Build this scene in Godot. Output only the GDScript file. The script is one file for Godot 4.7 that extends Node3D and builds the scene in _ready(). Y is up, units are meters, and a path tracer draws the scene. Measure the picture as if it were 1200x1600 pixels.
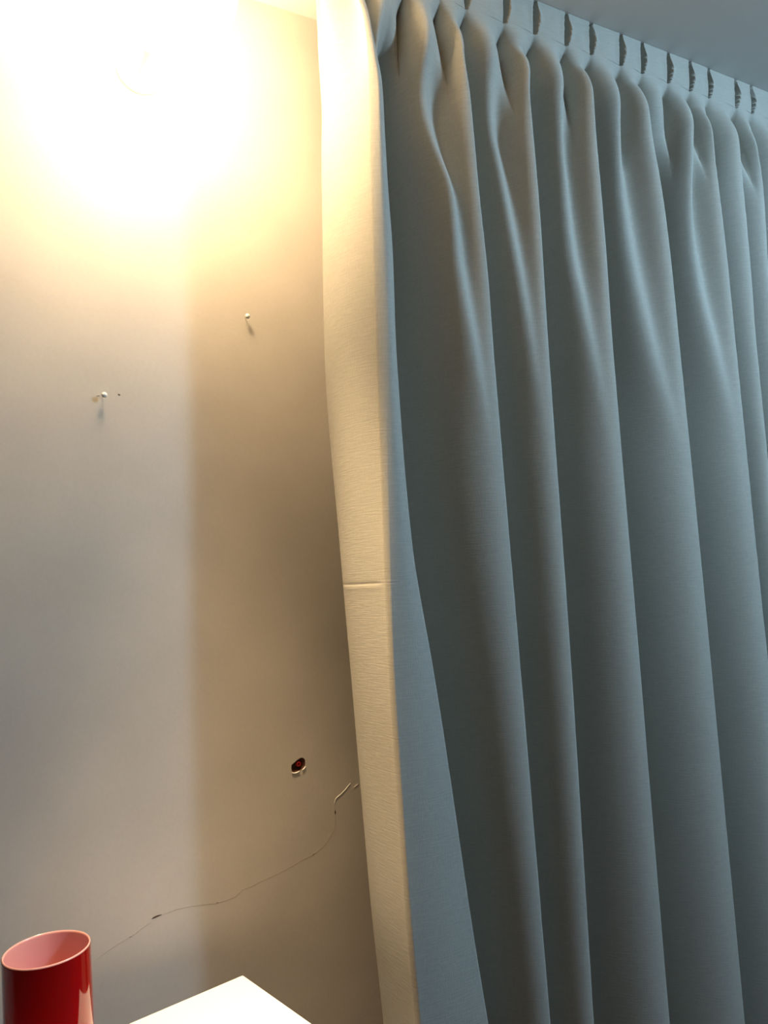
extends Node3D
# A corner of a bedroom at night: a plastered wall lit by a warm wall lamp, a pleated ceiling curtain lit from the room by a cool globe.
# Axes: x runs along the wall, y up, z out of the wall into the room. The wall face is z = 0.

const EYE := Vector3(0.0, 1.35, 1.40)
const FOCAL := 1240.0
const CEILING := 2.5
const TABLE_TOP := 0.705
const WARM := Color(1.0, 0.87, 0.68)
const COOL := Color(0.71, 0.875, 1.0)
var axis_right := Vector3.RIGHT
var axis_down := Vector3.DOWN
var axis_forward := Vector3.FORWARD
var M := {}
var names := {}

# ---------------------------------------------------------------- helpers
func aim() -> void:
	var pitch := deg_to_rad(4.1)
	var roll := deg_to_rad(3.8)
	var yaw := deg_to_rad(30.3)
	axis_forward = Vector3(sin(yaw) * cos(pitch), sin(pitch), -cos(yaw) * cos(pitch))
	var level := Vector3(cos(yaw), 0, sin(yaw))
	var up := level.cross(axis_forward)
	axis_right = cos(roll) * level - sin(roll) * up
	axis_down = -sin(roll) * level - cos(roll) * up

func at(px: float, py: float, z: float) -> Vector3:      # the point seen at a pixel of the 1200 x 1600 photograph on the plane z
	var r := (px - 600.0) / FOCAL * axis_right + (py - 800.0) / FOCAL * axis_down + axis_forward
	return EYE + r * ((z - EYE.z) / r.z)

func numbered(called: String) -> String:
	if not names.has(called):
		names[called] = 0
		return called
	names[called] += 1
	return "%s_%03d" % [called, names[called]]

func thing(called: String, label: String, category: String, where := Vector3.ZERO, turn := 0.0, group := "") -> Node3D:
	var o := Node3D.new()
	o.name = numbered(called)
	add_child(o)
	o.position = where
	o.rotation.y = turn
	o.set_meta("label", label)
	o.set_meta("category", category)
	if group != "":
		o.set_meta("group", group)
	return o

func part(called: String, mesh: Mesh, material: Material, parent: Node3D, where := Vector3.ZERO) -> MeshInstance3D:
	var o := MeshInstance3D.new()
	o.name = called
	o.mesh = mesh
	o.material_override = material
	o.cast_shadow = GeometryInstance3D.SHADOW_CASTING_SETTING_ON
	parent.add_child(o, true)
	o.position = where
	return o

func structure(called: String, mesh: Mesh, material: Material, where := Vector3.ZERO) -> MeshInstance3D:
	var o := part(called, mesh, material, self, where)
	o.set_meta("kind", "structure")
	o.set_meta("label", called.replace("_", " ") + " of the bedroom")
	return o

func smooth(a: float, b: float, v: float) -> float:
	var t := clampf((v - a) / (b - a), 0.0, 1.0)
	return t * t * (3.0 - 2.0 * t)

func along(points: Array, y: float) -> float:             # x of a line of (x, y) points, from the top down, at the height y
	if y >= points[0].y:
		return points[0].x
	for k in points.size() - 1:
		if y >= points[k + 1].y:
			var before: Vector2 = points[maxi(k - 1, 0)]
			var after: Vector2 = points[mini(k + 2, points.size() - 1)]
			var a: Vector2 = points[k]
			var b: Vector2 = points[k + 1]
			var h := b.y - a.y
			var ma := (b.x - before.x) / (b.y - before.y) * h
			var mb := (after.x - a.x) / (after.y - a.y) * h
			var t := (y - a.y) / h
			var t2 := t * t
			var t3 := t2 * t
			return (2 * t3 - 3 * t2 + 1) * a.x + (t3 - 2 * t2 + t) * ma + (3 * t2 - 2 * t3) * b.x + (t3 - t2) * mb
	return points[points.size() - 1].x

func box(size: Vector3) -> BoxMesh:
	var b := BoxMesh.new()
	b.size = size
	return b

func rounded_box(size: Vector3, r: float) -> ArrayMesh:
	var st := SurfaceTool.new()
	st.begin(Mesh.PRIMITIVE_TRIANGLES)
	var h := size / 2.0
	var inner := h - Vector3.ONE * r
	for axis in 3:
		for side in [-1.0, 1.0]:
			var a := (axis + 1) % 3
			var b := (axis + 2) % 3
			var ca := [-h[a], -h[a] + 0.3 * r, -h[a] + r, h[a] - r, h[a] - 0.3 * r, h[a]]
			var cb := [-h[b], -h[b] + 0.3 * r, -h[b] + r, h[b] - r, h[b] - 0.3 * r, h[b]]
			for i in 5:
				for j in 5:
					var q := []
					for c in [[i, j], [i + 1, j], [i + 1, j + 1], [i, j + 1]]:
						var p := Vector3.ZERO
						p[axis] = side * h[axis]
						p[a] = ca[c[0]]
						p[b] = cb[c[1]]
						q.append(p)
					var order := [0, 2, 1, 0, 3, 2] if side > 0 else [0, 1, 2, 0, 2, 3]
					for k in order:
						var p: Vector3 = q[k]
						var core := p.clamp(-inner, inner)
						var n := (p - core).normalized()
						st.set_normal(n)
						st.set_uv(Vector2(p[a], p[b]))
						st.add_vertex(core + n * r)
	st.index()
	return st.commit()

func lathe(profile: Array, segments := 48) -> ArrayMesh:   # profile of (radius, height); its outside lies to the right when walked from bottom to top
	var st := SurfaceTool.new()
	st.begin(Mesh.PRIMITIVE_TRIANGLES)
	for k in profile.size() - 1:
		var p: Vector2 = profile[k]
		var q: Vector2 = profile[k + 1]
		var d := (q - p).normalized()
		var n2 := Vector2(d.y, -d.x)
		for s in segments:
			var a := TAU * s / segments
			var b := TAU * (s + 1) / segments
			var corners := [[p, a], [q, b], [q, a], [p, a], [p, b], [q, b]]
			for c in corners:
				var v: Vector2 = c[0]
				var w: float = c[1]
				# average the normal with the neighbouring band unless the edge is sharp
				var n := n2
				var other := k - 1 if c[0] == p else k + 1
				if other >= 0 and other < profile.size() - 1:
					var e: Vector2 = (profile[other + 1] - profile[other]).normalized()
					var m2 := Vector2(e.y, -e.x)
					if m2.dot(n2) > 0.6:
						n = (n2 + m2).normalized()
				st.set_normal(Vector3(cos(w) * n.x, n.y, sin(w) * n.x))
				st.set_uv(Vector2(w / TAU, float(k) / profile.size()))
				st.add_vertex(Vector3(cos(w) * v.x, v.y, sin(w) * v.x))
	st.index()
	return st.commit()

func tube(points: Array, r: float, segments := 16) -> ArrayMesh:
	var st := SurfaceTool.new()
	st.begin(Mesh.PRIMITIVE_TRIANGLES)
	var rings := []
	for k in points.size():
		var d: Vector3 = (points[mini(k + 1, points.size() - 1)] - points[maxi(k - 1, 0)]).normalized()
		var u := d.cross(Vector3.UP if absf(d.y) < 0.9 else Vector3.RIGHT).normalized()
		var w := d.cross(u)
		var ring := []
		for s in segments:
			var a := TAU * s / segments
			ring.append([points[k] + (u * cos(a) + w * sin(a)) * r, u * cos(a) + w * sin(a)])
		rings.append(ring)
	for k in points.size() - 1:
		for s in segments:
			var t := (s + 1) % segments
			for c in [[k, s], [k + 1, s], [k + 1, t], [k, s], [k + 1, t], [k, t]]:
				st.set_normal(rings[c[0]][c[1]][1])
				st.add_vertex(rings[c[0]][c[1]][0])
	st.index()
	return st.commit()

func noise(frequency: float, seed_value: int, octaves := 3) -> FastNoiseLite:
	var n := FastNoiseLite.new()
	n.noise_type = FastNoiseLite.TYPE_SIMPLEX_SMOOTH
	n.frequency = frequency
	n.seed = seed_value
	n.fractal_octaves = octaves
	return n

# ---------------------------------------------------------------- materials
func paint(color: Color, roughness := 0.6) -> StandardMaterial3D:
	var m := StandardMaterial3D.new()
	m.albedo_color = color
	m.roughness = roughness
	return m

func glow(color: Color, energy: float) -> StandardMaterial3D:
	var m := paint(Color(0.9, 0.9, 0.88), 0.35)
	m.emission_enabled = true
	m.emission = color
	m.emission_energy_multiplier = energy
	return m

func plaster() -> StandardMaterial3D:
	var size := 1024
	var broad := noise(0.006, 11, 5).get_seamless_image(size, size)
	var grain := noise(0.16, 5, 3).get_seamless_image(size, size)
	var tint := Image.create(size, size, false, Image.FORMAT_RGB8)
	var relief := Image.create(size, size, false, Image.FORMAT_L8)
	for y in size:
		for x in size:
			var b := broad.get_pixel(x, y).r - 0.5
			var g := grain.get_pixel(x, y).r - 0.5
			var v := 0.785 + 0.04 * b + 0.018 * g                   # brushed paint with a little dirt in it
			tint.set_pixel(x, y, Color(v, v * 0.96, v * 0.91))
			var hgt := 0.5 + 0.5 * b + 0.05 * g
			relief.set_pixel(x, y, Color(hgt, hgt, hgt))
	relief.bump_map_to_normal_map(2.0)
	var m := StandardMaterial3D.new()
	m.albedo_texture = ImageTexture.create_from_image(tint)
	m.normal_enabled = true
	m.normal_texture = ImageTexture.create_from_image(relief)
	m.normal_scale = 0.5
	m.roughness = 0.55
	m.uv1_triplanar = true
	m.uv1_world_triplanar = true
	m.uv1_scale = Vector3.ONE * 0.7
	return m

func weave() -> StandardMaterial3D:
	var size := 512
	var slub := noise(0.02, 3, 3)
	var warp := noise(0.09, 8, 2)
	var tint := Image.create(size, size, false, Image.FORMAT_RGB8)
	var relief := Image.create(size, size, false, Image.FORMAT_L8)
	for y in size:
		for x in size:
			var across := slub.get_noise_2d(x * 0.5, y * 9.0)        # thick and thin weft threads
			var down := warp.get_noise_2d(x * 2.2, y * 0.25)
			var v := 0.705 + 0.030 * across + 0.022 * down
			tint.set_pixel(x, y, Color(v, v * 0.975, v * 0.915))
			var hgt := 0.5 + 0.30 * across + 0.14 * down
			relief.set_pixel(x, y, Color(hgt, hgt, hgt))
	relief.bump_map_to_normal_map(3.0)
	var m := StandardMaterial3D.new()
	m.albedo_texture = ImageTexture.create_from_image(tint)
	m.normal_enabled = true
	m.normal_texture = ImageTexture.create_from_image(relief)
	m.normal_scale = 0.22
	m.roughness = 0.92
	m.metallic_specular = 0.2
	m.uv1_scale = Vector3(4.0, 4.0, 1.0)
	m.cull_mode = BaseMaterial3D.CULL_DISABLED
	return m

func boards() -> StandardMaterial3D:
	var size := 512
	var n := noise(0.02, 21, 4)
	var tint := Image.create(size, size, false, Image.FORMAT_RGB8)
	for y in size:
		for x in size:
			var g := n.get_noise_2d(x * 0.3, y * 4.0)
			tint.set_pixel(x, y, Color(0.30 + 0.06 * g, 0.20 + 0.045 * g, 0.13 + 0.03 * g))
	var m := StandardMaterial3D.new()
	m.albedo_texture = ImageTexture.create_from_image(tint)
	m.roughness = 0.5
	m.uv1_triplanar = true
	m.uv1_world_triplanar = true
	return m

# ---------------------------------------------------------------- the curtain
var ridges := {}
var pinches := []

func curtain_lines() -> void:
	# crests of the folds and edge lines, read from the photograph on the plane where the crests stand
	var lines := {
		"edge": [[497, 20], [499, 300], [505, 600], [527, 850], [544, 1040], [575, 1400], [596, 1600]],
		"front": [[583, 60], [588, 300], [597, 520], [604, 800], [610, 1000], [622, 1200], [636, 1400], [652, 1580]],
		"B": [[592, 0], [595, 140], [602, 280], [610, 395], [616, 560], [640, 850], [672, 1040], [690, 1150], [735, 1450], [760, 1600]],
		"C": [[704, 7], [714, 35], [721, 91], [732, 157], [746, 304], [760, 437], [769, 560], [810, 1040], [857, 1600]],
		"D": [[801, 40], [820, 90], [825, 150], [840, 325], [853, 533], [889, 1040], [924, 1600]],
		"E": [[897, 73], [915, 110], [927, 200], [943, 383], [953, 533], [996, 1040], [1043, 1600]],
		"F": [[985, 110], [1000, 133], [1030, 287], [1045, 400], [1058, 533], [1108, 1040], [1160, 1600]],
		"G": [[1090, 145], [1103, 160], [1117, 267], [1133, 400], [1146, 533], [1198, 1040]],
		"H": [[1143, 173], [1157, 283], [1168, 400], [1178, 533]],
		"I": [[1177, 200], [1190, 300], [1196, 400]],
	}
	for k in lines:
		var pts := []
		for p in lines[k]:
			var w := at(p[0], p[1], 0.158 if k == "edge" else 0.28)
			pts.append(Vector2(w.x, w.y))
		ridges[k] = pts
	for l in MINOR_LINES:
		var pts := []
		for p in l:
			var w := at(p[0], p[1], 0.265)
			pts.append(Vector2(w.x, w.y))
		minor.append(pts)
	pinches = [0.655, 0.715, 0.795]
	for p in [[690, 3], [730, 14], [790, 37], [837, 52], [886, 65], [925, 83], [971, 95], [1005, 113], [1046, 128], [1080, 140], [1110, 153], [1152, 163], [1177, 178]]:
		pinches.append(at(p[0], p[1], 0.25).x)
	while pinches[-1] < 2.75:
		pinches.append(pinches[-1] + 0.082)

# small folds that start at a pleat, lean over and run into the next large fold further down (pixels of the photograph)
const MINOR_LINES := [
	[[653, 60], [657, 120], [672, 210], [692, 300], [706, 420], [728, 560], [752, 700]],
	[[752, 30], [760, 110], [780, 250], [797, 380], [815, 520], [835, 660]],
	[[856, 70], [866, 130], [878, 230], [893, 390], [913, 540], [936, 680]],
	[[950, 110], [966, 200], [979, 300], [996, 430], [1018, 570], [1046, 700]],
	[[1060, 155], [1070, 240], [1080, 340], [1094, 450], [1112, 560], [1136, 690]]]
var minor := []

func crests(y: float) -> Array:
	var out := []
	for k in ["B", "C", "D", "E", "F", "G", "H", "I"]:
		out.append(along(ridges[k], y))
	for x in [1.86, 2.0, 2.14, 2.30, 2.45, 2.61, 2.78]:
		out.append(x)
	return out

func fold_height(x: float, y: float, crest: Array) -> float:   # how far the cloth stands off the wall
	# hanging folds
	var front := along(ridges["front"], y)
	var top_z := 0.285
	var zm := top_z
	var b: float = crest[0]
	if x < b:
		var s := clampf((x - front) / maxf(b - front, 0.004), 0.0, 1.0)
		zm = top_z + 0.004 * sin(PI * s)
	else:
		for k in crest.size() - 1:
			if x <= crest[k + 1]:
				var gap: float = crest[k + 1] - crest[k]
				var t: float = (x - crest[k]) / gap
				var depth := clampf(gap * 1.45 * lerpf(1.18, 1.0, smooth(0.3, 1.9, y)), 0.09, 0.245)
				var v := 0.27
				var f := 0.5 - 0.5 * cos(PI * t / v)
				if t >= v:                                       # a round crest that falls ever steeper to the left
					f = pow((1.0 - t) / (1.0 - v), 2.2)
				zm = top_z - depth * f
				break
	for m in minor:
		var low: float = m[m.size() - 1].y
		if y > low - 0.05:
			var fade := smooth(low - 0.05, low + 0.85 * (2.4 - low), y)
			var d := (x - along(m, y)) / (0.024 if x > along(m, y) else 0.030)
			zm += 0.044 * fade * exp(-d * d)
			# the hollow between this fold and the large one it runs into
			var xm := along(m, y)
			for c in crest:
				if c > xm + 0.02:
					var w: float = c - xm
					var g: float = (x - xm - 0.52 * w) / (0.24 * w)
					zm -= minf(0.038, 0.5 * w) * fade * exp(-g * g)
					break
	# pleats just under the heading: the cloth springs forward from each pinch
	var f2 := 0.0
	var zp := 0.25
	for k in pinches.size() - 1:
		if x >= pinches[k] and x < pinches[k + 1]:
			var t2: float = (x - pinches[k]) / (pinches[k + 1] - pinches[k])
			f2 = pow(sin(PI * pow(t2, 0.72)), 0.7)
			break
	var grow := smooth(2.425, 2.30, y)
	zp = 0.245 + f2 * (0.006 + 0.040 * grow) - 0.050 * (1.0 - f2) * smooth(2.422, 2.37, y)
	return lerpf(zp, zm, smooth(2.41, 2.16, y))

func heading_height(x: float, y: float, wr: FastNoiseLite) -> float:
	var z := 0.245
	for k in pinches.size():
		var lean := (y - 2.42) * 0.16
		var d: float = x - pinches[k] - lean
		if absf(d) < 0.03:
			var e := clampf((y - 2.42) / 0.072, 0.0, 1.0)
			var half := 0.0014 + 0.0046 * pow(sin(PI * clampf(e * 0.9 + 0.03, 0.0, 1.0)), 0.9)
			z -= 0.045 * (1.0 - smooth(half * 0.75, half * 1.35, absf(d))) * smooth(1.04, 0.94, e)
			z += 0.004 * exp(-pow((absf(d) - half * 1.5) / 0.008, 2.0)) * sin(PI * e)
	var f2 := 0.0
	for k in pinches.size() - 1:
		if x >= pinches[k] and x < pinches[k + 1]:
			f2 = pow(sin(PI * (x - pinches[k]) / (pinches[k + 1] - pinches[k])), 0.7)
			break
	z += 0.006 * f2 * (1.0 - smooth(2.45, 2.49, y))
	z += 0.0022 * wr.get_noise_2d(x * 100.0, y * 60.0) * smooth(2.42, 2.435, y)
	return z

func make_curtain() -> void:
	curtain_lines()
	var root := thing("curtain", "grey-beige pinch-pleated fabric curtain hanging from the ceiling rail", "curtain", Vector3(0.66, 0.0, 0.24))
	var wrinkle := noise(0.05, 17, 3)
	var soft := noise(0.012, 29, 2)
	var rows_drop := []
	var y := 2.42
	while y > 0.025:
		rows_drop.append(y)
		y -= 0.006 if y > 2.2 else (0.012 if y > 1.9 else 0.02)
	rows_drop.append(0.02)
	var seam := at(572, 913, 0.25).y
	for d in [0.012, 0.006, 0.003, 0.0015, 0.0, -0.0015, -0.003, -0.007, -0.013]:
		rows_drop.append(seam + d)
	rows_drop.sort()
	rows_drop.reverse()
	var rows_head := []
	for k in 15:
		rows_head.append(2.4995 - 0.0795 * k / 14.0)
	var xs := []                                                # columns right of the front fold, as offsets that every row shares
	var x := 0.0
	while x < 1.25:
		xs.append(x)
		x += 0.0026
	while x < 1.95:
		xs.append(x)
		x += 0.006
	for piece in [["heading", rows_head], ["drop", rows_drop]]:
		var rows: Array = piece[1]
		var grid := []
		for r in rows:
			var crest := crests(r)
			var edge := along(ridges["edge"], r)
			var front := along(ridges["front"], r)
			var line := []
			var zf := heading_height(front, r, wrinkle) if piece[0] == "heading" else fold_height(front, r, crest)
			# the returned end: from the hem near the wall round the outer edge to the front fold
			for k in 40:
				var t := k / 40.0
				var a := Vector2(edge + 0.055, 0.105).lerp(Vector2(edge - 0.012, 0.115), t).lerp(Vector2(edge - 0.012, 0.115).lerp(Vector2(edge + 0.004, 0.225), t), t)
				var b := Vector2(edge - 0.012, 0.115).lerp(Vector2(edge + 0.004, 0.225), t).lerp(Vector2(edge + 0.004, 0.225).lerp(Vector2(front - 0.004, zf), t), t)
				var c := a.lerp(b, t)
				# soft ripples of the top pleats
				var ripple := smooth(2.12, 2.40, r) * 0.016 * sin(t * TAU * 2.0 + 0.6)
				# a tuck sewn across the end
				var tuck := 0.0008 * exp(-pow((r - seam) / 0.0022, 2.0)) - 0.0005 * exp(-pow((r - seam + 0.005) / 0.004, 2.0))
				tuck *= smooth(0.30, 0.42, t) * (1.0 - smooth(0.86, 0.97, t))
				line.append(Vector3(c.x - ripple + tuck + 0.0012 * soft.get_noise_2d(t * 60.0, r * 160.0), r, c.y))
			for o in xs:
				var xx: float = front + o
				var z := heading_height(xx, r, wrinkle) if piece[0] == "heading" else fold_height(xx, r, crest)
				if piece[0] == "drop":
					z += 0.0014 * soft.get_noise_2d(xx * 260.0, r * 50.0) * smooth(2.41, 2.30, r)
				line.append(Vector3(xx, r, z))
			grid.append(line)
		part(piece[0], sheet(grid), M.fabric, root, -root.position)

func sheet(grid: Array) -> ArrayMesh:
	var rows := grid.size()
	var cols: int = grid[0].size()
	var v := PackedVector3Array()
	var n := PackedVector3Array()
	var uv := PackedVector2Array()
	var idx := PackedInt32Array()
	for r in rows:
		var run := 0.0
		for c in cols:
			var p: Vector3 = grid[r][c]
			if c > 0:
				run += clampf(p.distance_to(grid[r][c - 1]), 0.0, 0.008)
			var du: Vector3 = grid[r][mini(c + 1, cols - 1)] - grid[r][maxi(c - 1, 0)]
			var dv: Vector3 = grid[maxi(r - 1, 0)][c] - grid[mini(r + 1, rows - 1)][c]
			v.append(p)
			n.append(du.cross(dv).normalized())
			uv.append(Vector2(run, -p.y))
	for r in rows - 1:
		for c in cols - 1:
			var a := r * cols + c
			var b := a + 1
			var d := a + cols
			var e := d + 1
			idx.append_array(PackedInt32Array([a, b, e, a, e, d]))
	var arrays := []
	arrays.resize(Mesh.ARRAY_MAX)
	arrays[Mesh.ARRAY_VERTEX] = v
	arrays[Mesh.ARRAY_NORMAL] = n
	arrays[Mesh.ARRAY_TEX_UV] = uv
	arrays[Mesh.ARRAY_INDEX] = idx
	var m := ArrayMesh.new()
	m.add_surface_from_arrays(Mesh.PRIMITIVE_TRIANGLES, arrays)
	return m

# ---------------------------------------------------------------- the wall with its plug hole, crack and chips
func quad(st: SurfaceTool, a: Vector3, b: Vector3, c: Vector3, d: Vector3) -> void:   # clockwise seen from the front
	var n := (c - a).cross(b - a).normalized()
	for p in [a, b, c, a, c, d]:
		st.set_normal(n)
		st.add_vertex(p)

func tri(st: SurfaceTool, a: Vector3, b: Vector3, c: Vector3) -> void:
	var n := (c - a).cross(b - a).normalized()
	for p in [a, b, c]:
		st.set_normal(n)
		st.add_vertex(p)

func make_back_wall(x0: float, x1: float) -> void:
	var outline := []                                            # the broken-out edge of the hole, clockwise in the photograph
	for p in [[349, 300], [366, 286], [385, 268], [403, 256], [418, 248], [434, 250], [445, 262], [448, 284], [446, 304], [434, 322], [416, 337], [400, 350], [378, 355], [360, 356], [350, 346], [346, 322]]:
		var w := at(380.0 + 0.2167 * p[0], 1130.0 + 0.2167 * p[1], 0.0)
		outline.append(Vector2(w.x, w.y))
	var mid := Vector2.ZERO
	for p in outline:
		mid += p / outline.size()
	var h := 0.03
	var st := SurfaceTool.new()
	st.begin(Mesh.PRIMITIVE_TRIANGLES)
	var L := mid.x - h
	var R := mid.x + h
	var B := mid.y - h
	var T := mid.y + h
	var f := func(x: float, y: float) -> Vector3: return Vector3(x, y, 0.0)
	quad(st, f.call(x0, CEILING), f.call(L, CEILING), f.call(L, 0), f.call(x0, 0))
	quad(st, f.call(R, CEILING), f.call(x1, CEILING), f.call(x1, 0), f.call(R, 0))
	quad(st, f.call(L, CEILING), f.call(R, CEILING), f.call(R, T), f.call(L, T))
	quad(st, f.call(L, B), f.call(R, B), f.call(R, 0), f.call(L, 0))
	var rim := []                                                # each point of the hole's edge pushed out to the square round it
	for p in outline:
		var d: Vector2 = p - mid
		rim.append(mid + d * (h / maxf(absf(d.x), absf(d.y))))
	for k in outline.size():
		var q := (k + 1) % outline.size()
		var a := Vector3(rim[k].x, rim[k].y, 0)
		var b := Vector3(rim[q].x, rim[q].y, 0)
		var c := Vector3(outline[q].x, outline[q].y, 0)
		var d := Vector3(outline[k].x, outline[k].y, 0)
		var da: Vector2 = rim[k] - mid
		var db: Vector2 = rim[q] - mid
		if (absf(absf(da.x) - h) < 1e-5) != (absf(absf(db.x) - h) < 1e-5):   # the square's corner lies between
			var corner := Vector3(mid.x + h * signf(da.x if absf(absf(da.x) - h) < 1e-5 else db.x), mid.y + h * signf(da.y if absf(absf(da.y) - h) < 1e-5 else db.y), 0)
			tri(st, a, corner, b)
		quad(st, a, b, c, d)
	# back, top, bottom and ends
	var t := -0.12
	quad(st, Vector3(x1, CEILING, t), Vector3(x0, CEILING, t), Vector3(x0, 0, t), Vector3(x1, 0, t))
	quad(st, Vector3(x0, CEILING, t), Vector3(x1, CEILING, t), Vector3(x1, CEILING, 0), Vector3(x0, CEILING, 0))
	quad(st, Vector3(x0, 0, 0), Vector3(x1, 0, 0), Vector3(x1, 0, t), Vector3(x0, 0, t))
	quad(st, Vector3(x0, CEILING, t), Vector3(x0, CEILING, 0), Vector3(x0, 0, 0), Vector3(x0, 0, t))
	quad(st, Vector3(x1, CEILING, 0), Vector3(x1, CEILING, t), Vector3(x1, 0, t), Vector3(x1, 0, 0))
	st.index()
	var wall := structure("wall_back", st.commit(), M.plaster)
	wall.set_meta("label", "off-white painted plaster wall behind the table and curtain")
	# the broken brickwork inside the hole
	st = SurfaceTool.new()
	st.begin(Mesh.PRIMITIVE_TRIANGLES)
	for k in outline.size():
		var q := (k + 1) % outline.size()
		var a2: Vector2 = outline[k]
		var b2: Vector2 = outline[q]
		var c2 := mid.lerp(b2, 0.55)
		var d2 := mid.lerp(a2, 0.55)
		quad(st, Vector3(a2.x, a2.y, 0), Vector3(b2.x, b2.y, 0), Vector3(c2.x, c2.y, -0.006), Vector3(d2.x, d2.y, -0.006))
		tri(st, Vector3(d2.x, d2.y, -0.006), Vector3(c2.x, c2.y, -0.006), Vector3(mid.x, mid.y, -0.009))
	var hole := part("plug_hole", st.commit(), M.brick, wall)
	hole.set_meta("label", "broken brown hole in the plaster")
	var centre := at(380.0 + 0.2167 * 402, 1130.0 + 0.2167 * 296, 0.0)
	var ring := part("wall_plug", lathe([Vector2(0.0016, -0.010), Vector2(0.0042, -0.010), Vector2(0.0046, 0.0005), Vector2(0.0038, 0.0011), Vector2(0.0020, 0.0007), Vector2(0.0016, -0.008)], 20), M.plug, hole, Vector3(centre.x, centre.y, -0.0012))
	ring.rotation.x = PI / 2
	ring.set_meta("label", "red plastic wall plug")
	for run in [[[349, 358], [372, 360], [394, 352], [404, 344]], [[426, 337], [438, 327], [449, 312]]]:
		var pts := []
		for p in run:
			pts.append(at(380.0 + 0.2167 * p[0], 1130.0 + 0.2167 * p[1], 0.0))
		part("plaster_chip", ridge_line(pts, 0.0011, 0.0016), M.chip, wall)
	# the hairline crack that runs down from the curtain, with pale torn edges at its upper end
	for run in [[[559, 1225], [553, 1230]], [[547, 1224], [540, 1233], [533, 1240.5], [526, 1246], [524, 1249], [522.6, 1255]]]:
		part("torn_paint_edge", ridge_line(pixels(run), 0.0006, 0.0008), M.chip, wall)
	for run in [[[523, 1257], [523.7, 1269], [524.2, 1283], [523.7, 1295], [519, 1303], [512, 1314], [503, 1325], [490.5, 1335], [480, 1340], [473, 1343], [459, 1352], [445, 1360], [427, 1369], [406, 1378], [392, 1386], [380, 1390], [368, 1401], [354, 1407], [340, 1411], [322, 1413], [300, 1416], [276, 1421], [254, 1429]],
			[[238, 1440], [229, 1446], [220, 1452], [212, 1459], [204, 1464], [192, 1471], [176, 1481], [162, 1491], [150, 1500]]]:
		part("hairline_crack", ridge_line(pixels(run), 0.0004, 0.0002), M.crack, wall)
	for run in [[[237, 1436], [241, 1433.5], [247, 1431], [253, 1429]], [[523.6, 1266], [523.9, 1269], [524.0, 1273]], [[202, 1465], [206, 1463]], [[488, 1336], [492, 1333.5]], [[184, 616], [186.5, 617], [188, 617.5]], [[151, 618.5], [156, 618.5]], [[338, 1411], [341, 1410]]]:
		part("chipped_spot", ridge_line(pixels(run), 0.0015, 0.0005), M.crack_dark, wall)

func pixels(run: Array) -> Array:
	var pts := []
	for p in run:
		pts.append(at(p[0], p[1], 0.0))
	return pts

func ridge_line(pts: Array, half: float, height: float) -> ArrayMesh:   # a thin raised line on the wall that tapers at its ends
	var st := SurfaceTool.new()
	st.begin(Mesh.PRIMITIVE_TRIANGLES)
	for k in pts.size() - 1:
		var a: Vector3 = pts[k]
		var b: Vector3 = pts[k + 1]
		var wa := half * (0.3 if k == 0 else 0.8 + 0.4 * fmod(k * 0.618, 1.0))
		var wb := half * (0.3 if k == pts.size() - 2 else 0.8 + 0.4 * fmod((k + 1) * 0.618, 1.0))
		var s := (b - a).normalized().cross(Vector3.BACK)
		var up := Vector3(0, 0, height)
		quad(st, a + s * wa, a + up, b + up, b + s * wb)
		quad(st, a + up, a - s * wa, b - s * wb, b + up)
	return st.commit()

# ---------------------------------------------------------------- furniture and small things
func make_table() -> void:
	var turn := deg_to_rad(9.4)
	var corner := Vector3(0.438, 0, 0.0947)                     # its back right corner, next to the wall
	var ax := Vector3(cos(turn), 0, -sin(turn))
	var az := Vector3(sin(turn), 0, cos(turn))
	var width := 0.46
	var depth := 0.26
	var centre := corner - ax * width / 2.0 + az * depth / 2.0
	var t := thing("side_table", "white table with a smooth square-cornered top under the wall lamp", "table", centre, turn)
	part("table_top", rounded_box(Vector3(width, 0.03, depth), 0.003), M.white, t, Vector3(0, TABLE_TOP - 0.015, 0))
	for s in [-1.0, 1.0]:
		for q in [-1.0, 1.0]:
			part("leg", rounded_box(Vector3(0.045, TABLE_TOP - 0.03, 0.045), 0.003), M.white, t, Vector3(s * (width / 2 - 0.03), (TABLE_TOP - 0.03) / 2, q * (depth / 2 - 0.03)))
		part("apron", rounded_box(Vector3(0.02, 0.06, depth - 0.107), 0.002), M.white, t, Vector3(s * (width / 2 - 0.03), TABLE_TOP - 0.061, 0))
	for q in [-1.0, 1.0]:
		part("apron", rounded_box(Vector3(width - 0.11, 0.06, 0.02), 0.002), M.white, t, Vector3(0, TABLE_TOP - 0.06, q * (depth / 2 - 0.03)))

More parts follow.
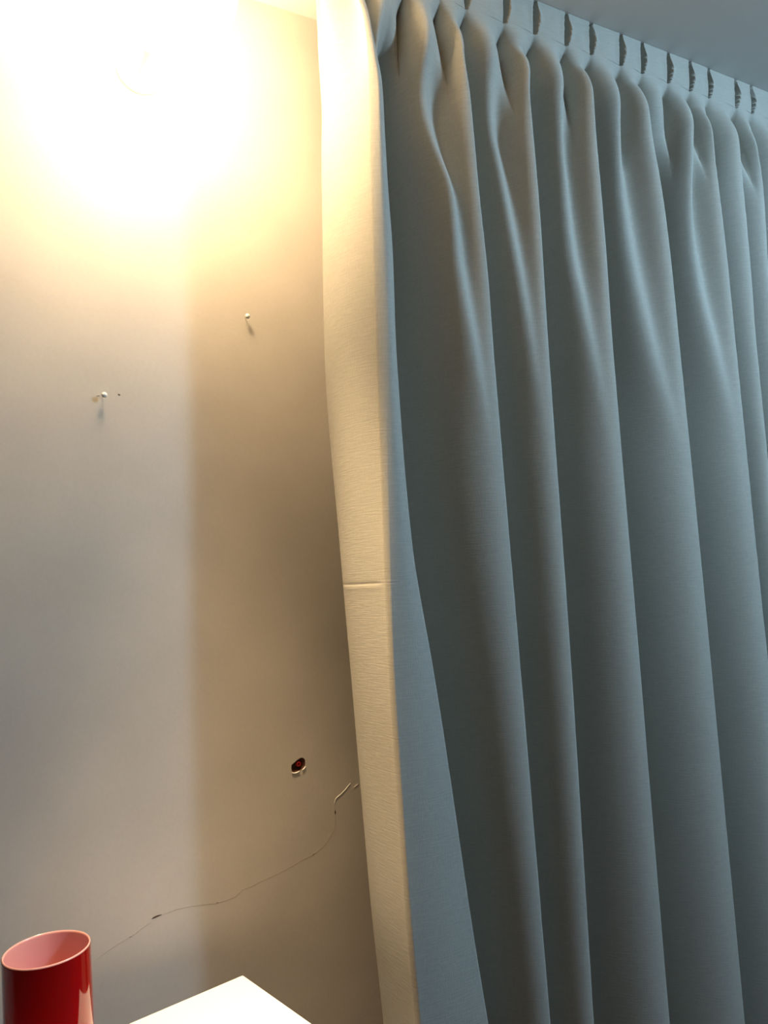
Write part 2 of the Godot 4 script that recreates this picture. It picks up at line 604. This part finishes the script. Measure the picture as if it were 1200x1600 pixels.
func make_vase() -> void:
	var h := 0.188
	var r := 0.0492
	var left := EYE + (at(3, 1505, 0) - EYE) * ((EYE.y - TABLE_TOP - h) / (EYE.y - at(3, 1505, 0).y))
	var right := EYE + (at(139, 1460, 0) - EYE) * ((EYE.y - TABLE_TOP - h) / (EYE.y - at(139, 1460, 0).y))
	var c := (left + right) / 2.0
	r = left.distance_to(right) / 2.0
	var v := thing("glass_vase", "red glass cylinder vase with pink lining standing on the white table", "vase", Vector3(c.x, TABLE_TOP, c.z))
	part("outer_glass", lathe([Vector2(0.0, 0.0), Vector2(r - 0.006, 0.0), Vector2(r - 0.002, 0.0015), Vector2(r, 0.006), Vector2(r, h * 0.5), Vector2(r, h - 0.0022)], 96), M.red_glass, v)
	var lining := part("lining", lathe([Vector2(r - 0.0004, h - 0.0020), Vector2(r - 0.0006, h - 0.0006), Vector2(r - 0.0014, h), Vector2(r - 0.0024, h - 0.0006), Vector2(r - 0.0028, h - 0.003), Vector2(r - 0.0030, h * 0.5), Vector2(r - 0.0030, 0.012), Vector2(r - 0.010, 0.006), Vector2(0.0, 0.005)], 96), M.pink_glass, v)
	lining.set_meta("label", "milky pink glass lining and rim")

func make_pin(px: float, py: float, label: String) -> void:
	var p := at(px, py, 0.013)
	var n := thing("wall_pin", label, "pin", Vector3(p.x, p.y, 0.0), 0.0, "white-headed pins in the plaster wall")
	var head := part("head", lathe([Vector2(0.0, -0.0036), Vector2(0.0024, -0.0031), Vector2(0.0046, -0.0014), Vector2(0.0050, 0.0), Vector2(0.0046, 0.0015), Vector2(0.0024, 0.0032), Vector2(0.0, 0.0037)], 20), M.white_plastic, n, Vector3(0, 0, 0.013))
	head.rotation.x = PI / 2
	var shaft := part("shaft", lathe([Vector2(0.0007, -0.006), Vector2(0.0007, 0.0105)], 10), M.steel, n)
	shaft.rotation.x = PI / 2

func light_in(globe: Node3D, color: Color, energy: float, radius: float) -> void:
	var l := OmniLight3D.new()
	l.name = "light"
	l.light_color = color
	l.light_energy = energy
	l.light_size = radius
	l.omni_range = 12.0
	l.omni_attenuation = 2.0
	l.shadow_enabled = true
	globe.add_child(l)

func sphere_profile(r: float, from := -1.0, to := 1.0, steps := 24) -> Array:
	var out := []
	for k in steps + 1:
		var a := lerpf(from, to, float(k) / steps) * PI / 2
		out.append(Vector2(maxf(cos(a) * r, 0.0), sin(a) * r))
	return out

func make_wall_lamp() -> void:
	var where := Vector3(0.362, 2.285, 0.0)
	var t := thing("wall_lamp", "glowing frosted globe wall lamp on the plaster wall beside the curtain", "lamp", where)
	var plate := part("wall_plate", lathe([Vector2(0.0, 0.0), Vector2(0.042, 0.0), Vector2(0.042, 0.006), Vector2(0.036, 0.011), Vector2(0.0, 0.013)], 40), M.white_plastic, t)
	plate.rotation.x = PI / 2
	part("arm", tube([Vector3(0, 0, 0.010), Vector3(0, 0, 0.06), Vector3(0, 0, 0.112)], 0.007), M.white_plastic, t)
	var socket := part("socket", lathe([Vector2(0.0, 0.107), Vector2(0.016, 0.107), Vector2(0.028, 0.119), Vector2(0.028, 0.139), Vector2(0.0, 0.139)], 32), M.white_plastic, t)
	socket.rotation.x = PI / 2
	var globe := part("globe_shade", lathe(sphere_profile(0.10, -0.72, 1.0), 48), M.warm_globe, t, Vector3(0, 0, 0.23))
	part("bulb", lathe(sphere_profile(0.026), 32), M.warm_globe, t, Vector3(0, 0.004, 0.23))
	light_in(globe, WARM, WARM_ENERGY, 0.095)
	# the shade is open below; an added spot brightens the table and curtain end
	var down := SpotLight3D.new()
	down.name = "light_below"
	down.light_color = WARM
	down.light_energy = DOWN_ENERGY
	down.light_size = 0.045
	down.spot_angle = 24.0
	down.spot_angle_attenuation = 1.0
	down.spot_range = 12.0
	down.spot_attenuation = 2.0
	down.shadow_enabled = true
	globe.add_child(down)
	down.look_at_from_position(globe.global_position, Vector3(0.45, TABLE_TOP, 0.43), Vector3.RIGHT)

func make_ceiling_lamp() -> void:
	var where := Vector3(1.9, CEILING, 1.70)
	var t := thing("ceiling_lamp", "cool white glass globe lamp on a short stem under the ceiling", "lamp", where)
	part("ceiling_rose", lathe([Vector2(0.0, -0.028), Vector2(0.03, -0.026), Vector2(0.05, -0.014), Vector2(0.055, 0.0)], 40), M.white_plastic, t)
	part("stem", tube([Vector3(0, -0.02, 0), Vector3(0, -0.05, 0)], 0.012), M.white_plastic, t)
	var globe := part("globe_shade", lathe(sphere_profile(0.085), 48), M.cool_globe, t, Vector3(0, -0.13, 0))
	light_in(globe, COOL, COOL_ENERGY, 0.075)

const WARM_ENERGY := 0.49
const DOWN_ENERGY := 5.0
const COOL_ENERGY := 2.2

# ---------------------------------------------------------------- the scene
func _ready() -> void:
	aim()
	var cam := Camera3D.new()
	cam.name = "camera"
	cam.fov = rad_to_deg(2.0 * atan(800.0 / FOCAL))
	cam.near = 0.05
	cam.far = 30.0
	add_child(cam)
	cam.transform = Transform3D(Basis(axis_right, -axis_down, -axis_forward), EYE)
	cam.current = true
	var env := Environment.new()
	env.background_mode = Environment.BG_COLOR
	env.background_color = Color(0.01, 0.012, 0.02)
	env.tonemap_mode = Environment.TONE_MAPPER_LINEAR
	env.tonemap_exposure = 1.0
	env.sdfgi_enabled = true
	env.ssao_enabled = true
	env.ssil_enabled = true
	var we := WorldEnvironment.new()
	we.name = "environment"
	we.environment = env
	add_child(we)

	M.plaster = plaster()
	M.fabric = weave()
	M.floor = boards()
	M.ceiling = paint(Color(0.87, 0.87, 0.86), 0.8)
	M.room = paint(Color(0.27, 0.235, 0.20), 0.7)
	M.skirting = paint(Color(0.82, 0.81, 0.79), 0.4)
	M.white = paint(Color(0.93, 0.925, 0.91), 0.35)
	M.white_plastic = paint(Color(0.92, 0.92, 0.90), 0.35)
	M.brick = paint(Color(0.30, 0.17, 0.11), 0.95)
	M.plug = paint(Color(0.62, 0.05, 0.05), 0.4)
	M.chip = paint(Color(0.93, 0.92, 0.89), 0.8)
	M.crack = paint(Color(0.64, 0.58, 0.50), 0.9)
	M.crack_dark = paint(Color(0.30, 0.24, 0.19), 0.9)
	M.steel = paint(Color(0.6, 0.6, 0.6), 0.3)
	M.steel.metallic = 0.9
	M.brass = paint(Color(0.78, 0.62, 0.36), 0.3)
	M.brass.metallic = 0.9
	M.red_glass = paint(Color(0.68, 0.025, 0.04), 0.05)
	M.red_glass.clearcoat_enabled = true
	M.red_glass.clearcoat = 0.6
	M.red_glass.clearcoat_roughness = 0.03
	M.pink_glass = paint(Color(0.90, 0.66, 0.64), 0.18)
	M.rail = paint(Color(0.86, 0.86, 0.85), 0.4)
	M.warm_globe = glow(Color(1.0, 0.93, 0.78), 4.0)
	M.cool_globe = glow(Color(0.85, 0.95, 1.0), 2.0)

	# the room
	var x0 := -1.5
	var x1 := 3.4
	var depth := 3.8
	make_back_wall(x0, x1)
	structure("ceiling", box(Vector3(x1 - x0 + 0.24, 0.12, depth + 0.24)), M.ceiling, Vector3((x0 + x1) / 2, CEILING + 0.06, depth / 2))
	structure("floor", box(Vector3(x1 - x0 + 0.24, 0.12, depth + 0.24)), M.floor, Vector3((x0 + x1) / 2, -0.06, depth / 2))
	structure("wall_left", box(Vector3(0.12, CEILING, depth + 0.24)), M.room, Vector3(x0 - 0.06, CEILING / 2, depth / 2))
	structure("wall_right", box(Vector3(0.12, CEILING, depth + 0.24)), M.room, Vector3(x1 + 0.06, CEILING / 2, depth / 2))
	structure("wall_front", box(Vector3(x1 - x0, CEILING, 0.12)), M.room, Vector3((x0 + x1) / 2, CEILING / 2, depth + 0.06))
	structure("baseboard_back", rounded_box(Vector3(x1 - x0, 0.07, 0.014), 0.003), M.skirting, Vector3((x0 + x1) / 2, 0.035, 0.007))

	# things
	make_wall_lamp()
	make_ceiling_lamp()
	make_curtain()
	var rail := thing("curtain_rail", "slim white rail on the ceiling that carries the curtain", "rail", Vector3(0.74, CEILING, 0.18))
	part("track", rounded_box(Vector3(1.9, 0.008, 0.024), 0.002), M.rail, rail, Vector3(0.95, -0.004, 0))
	part("end_cap", rounded_box(Vector3(0.008, 0.014, 0.027), 0.002), M.white_plastic, rail, Vector3(-0.004, -0.007, 0))
	make_table()
	make_vase()
	make_pin(163, 617, "white-headed pin in the wall beside a tiny dark chip")
	make_pin(387, 494, "white-headed pin in the wall closer to the curtain edge")
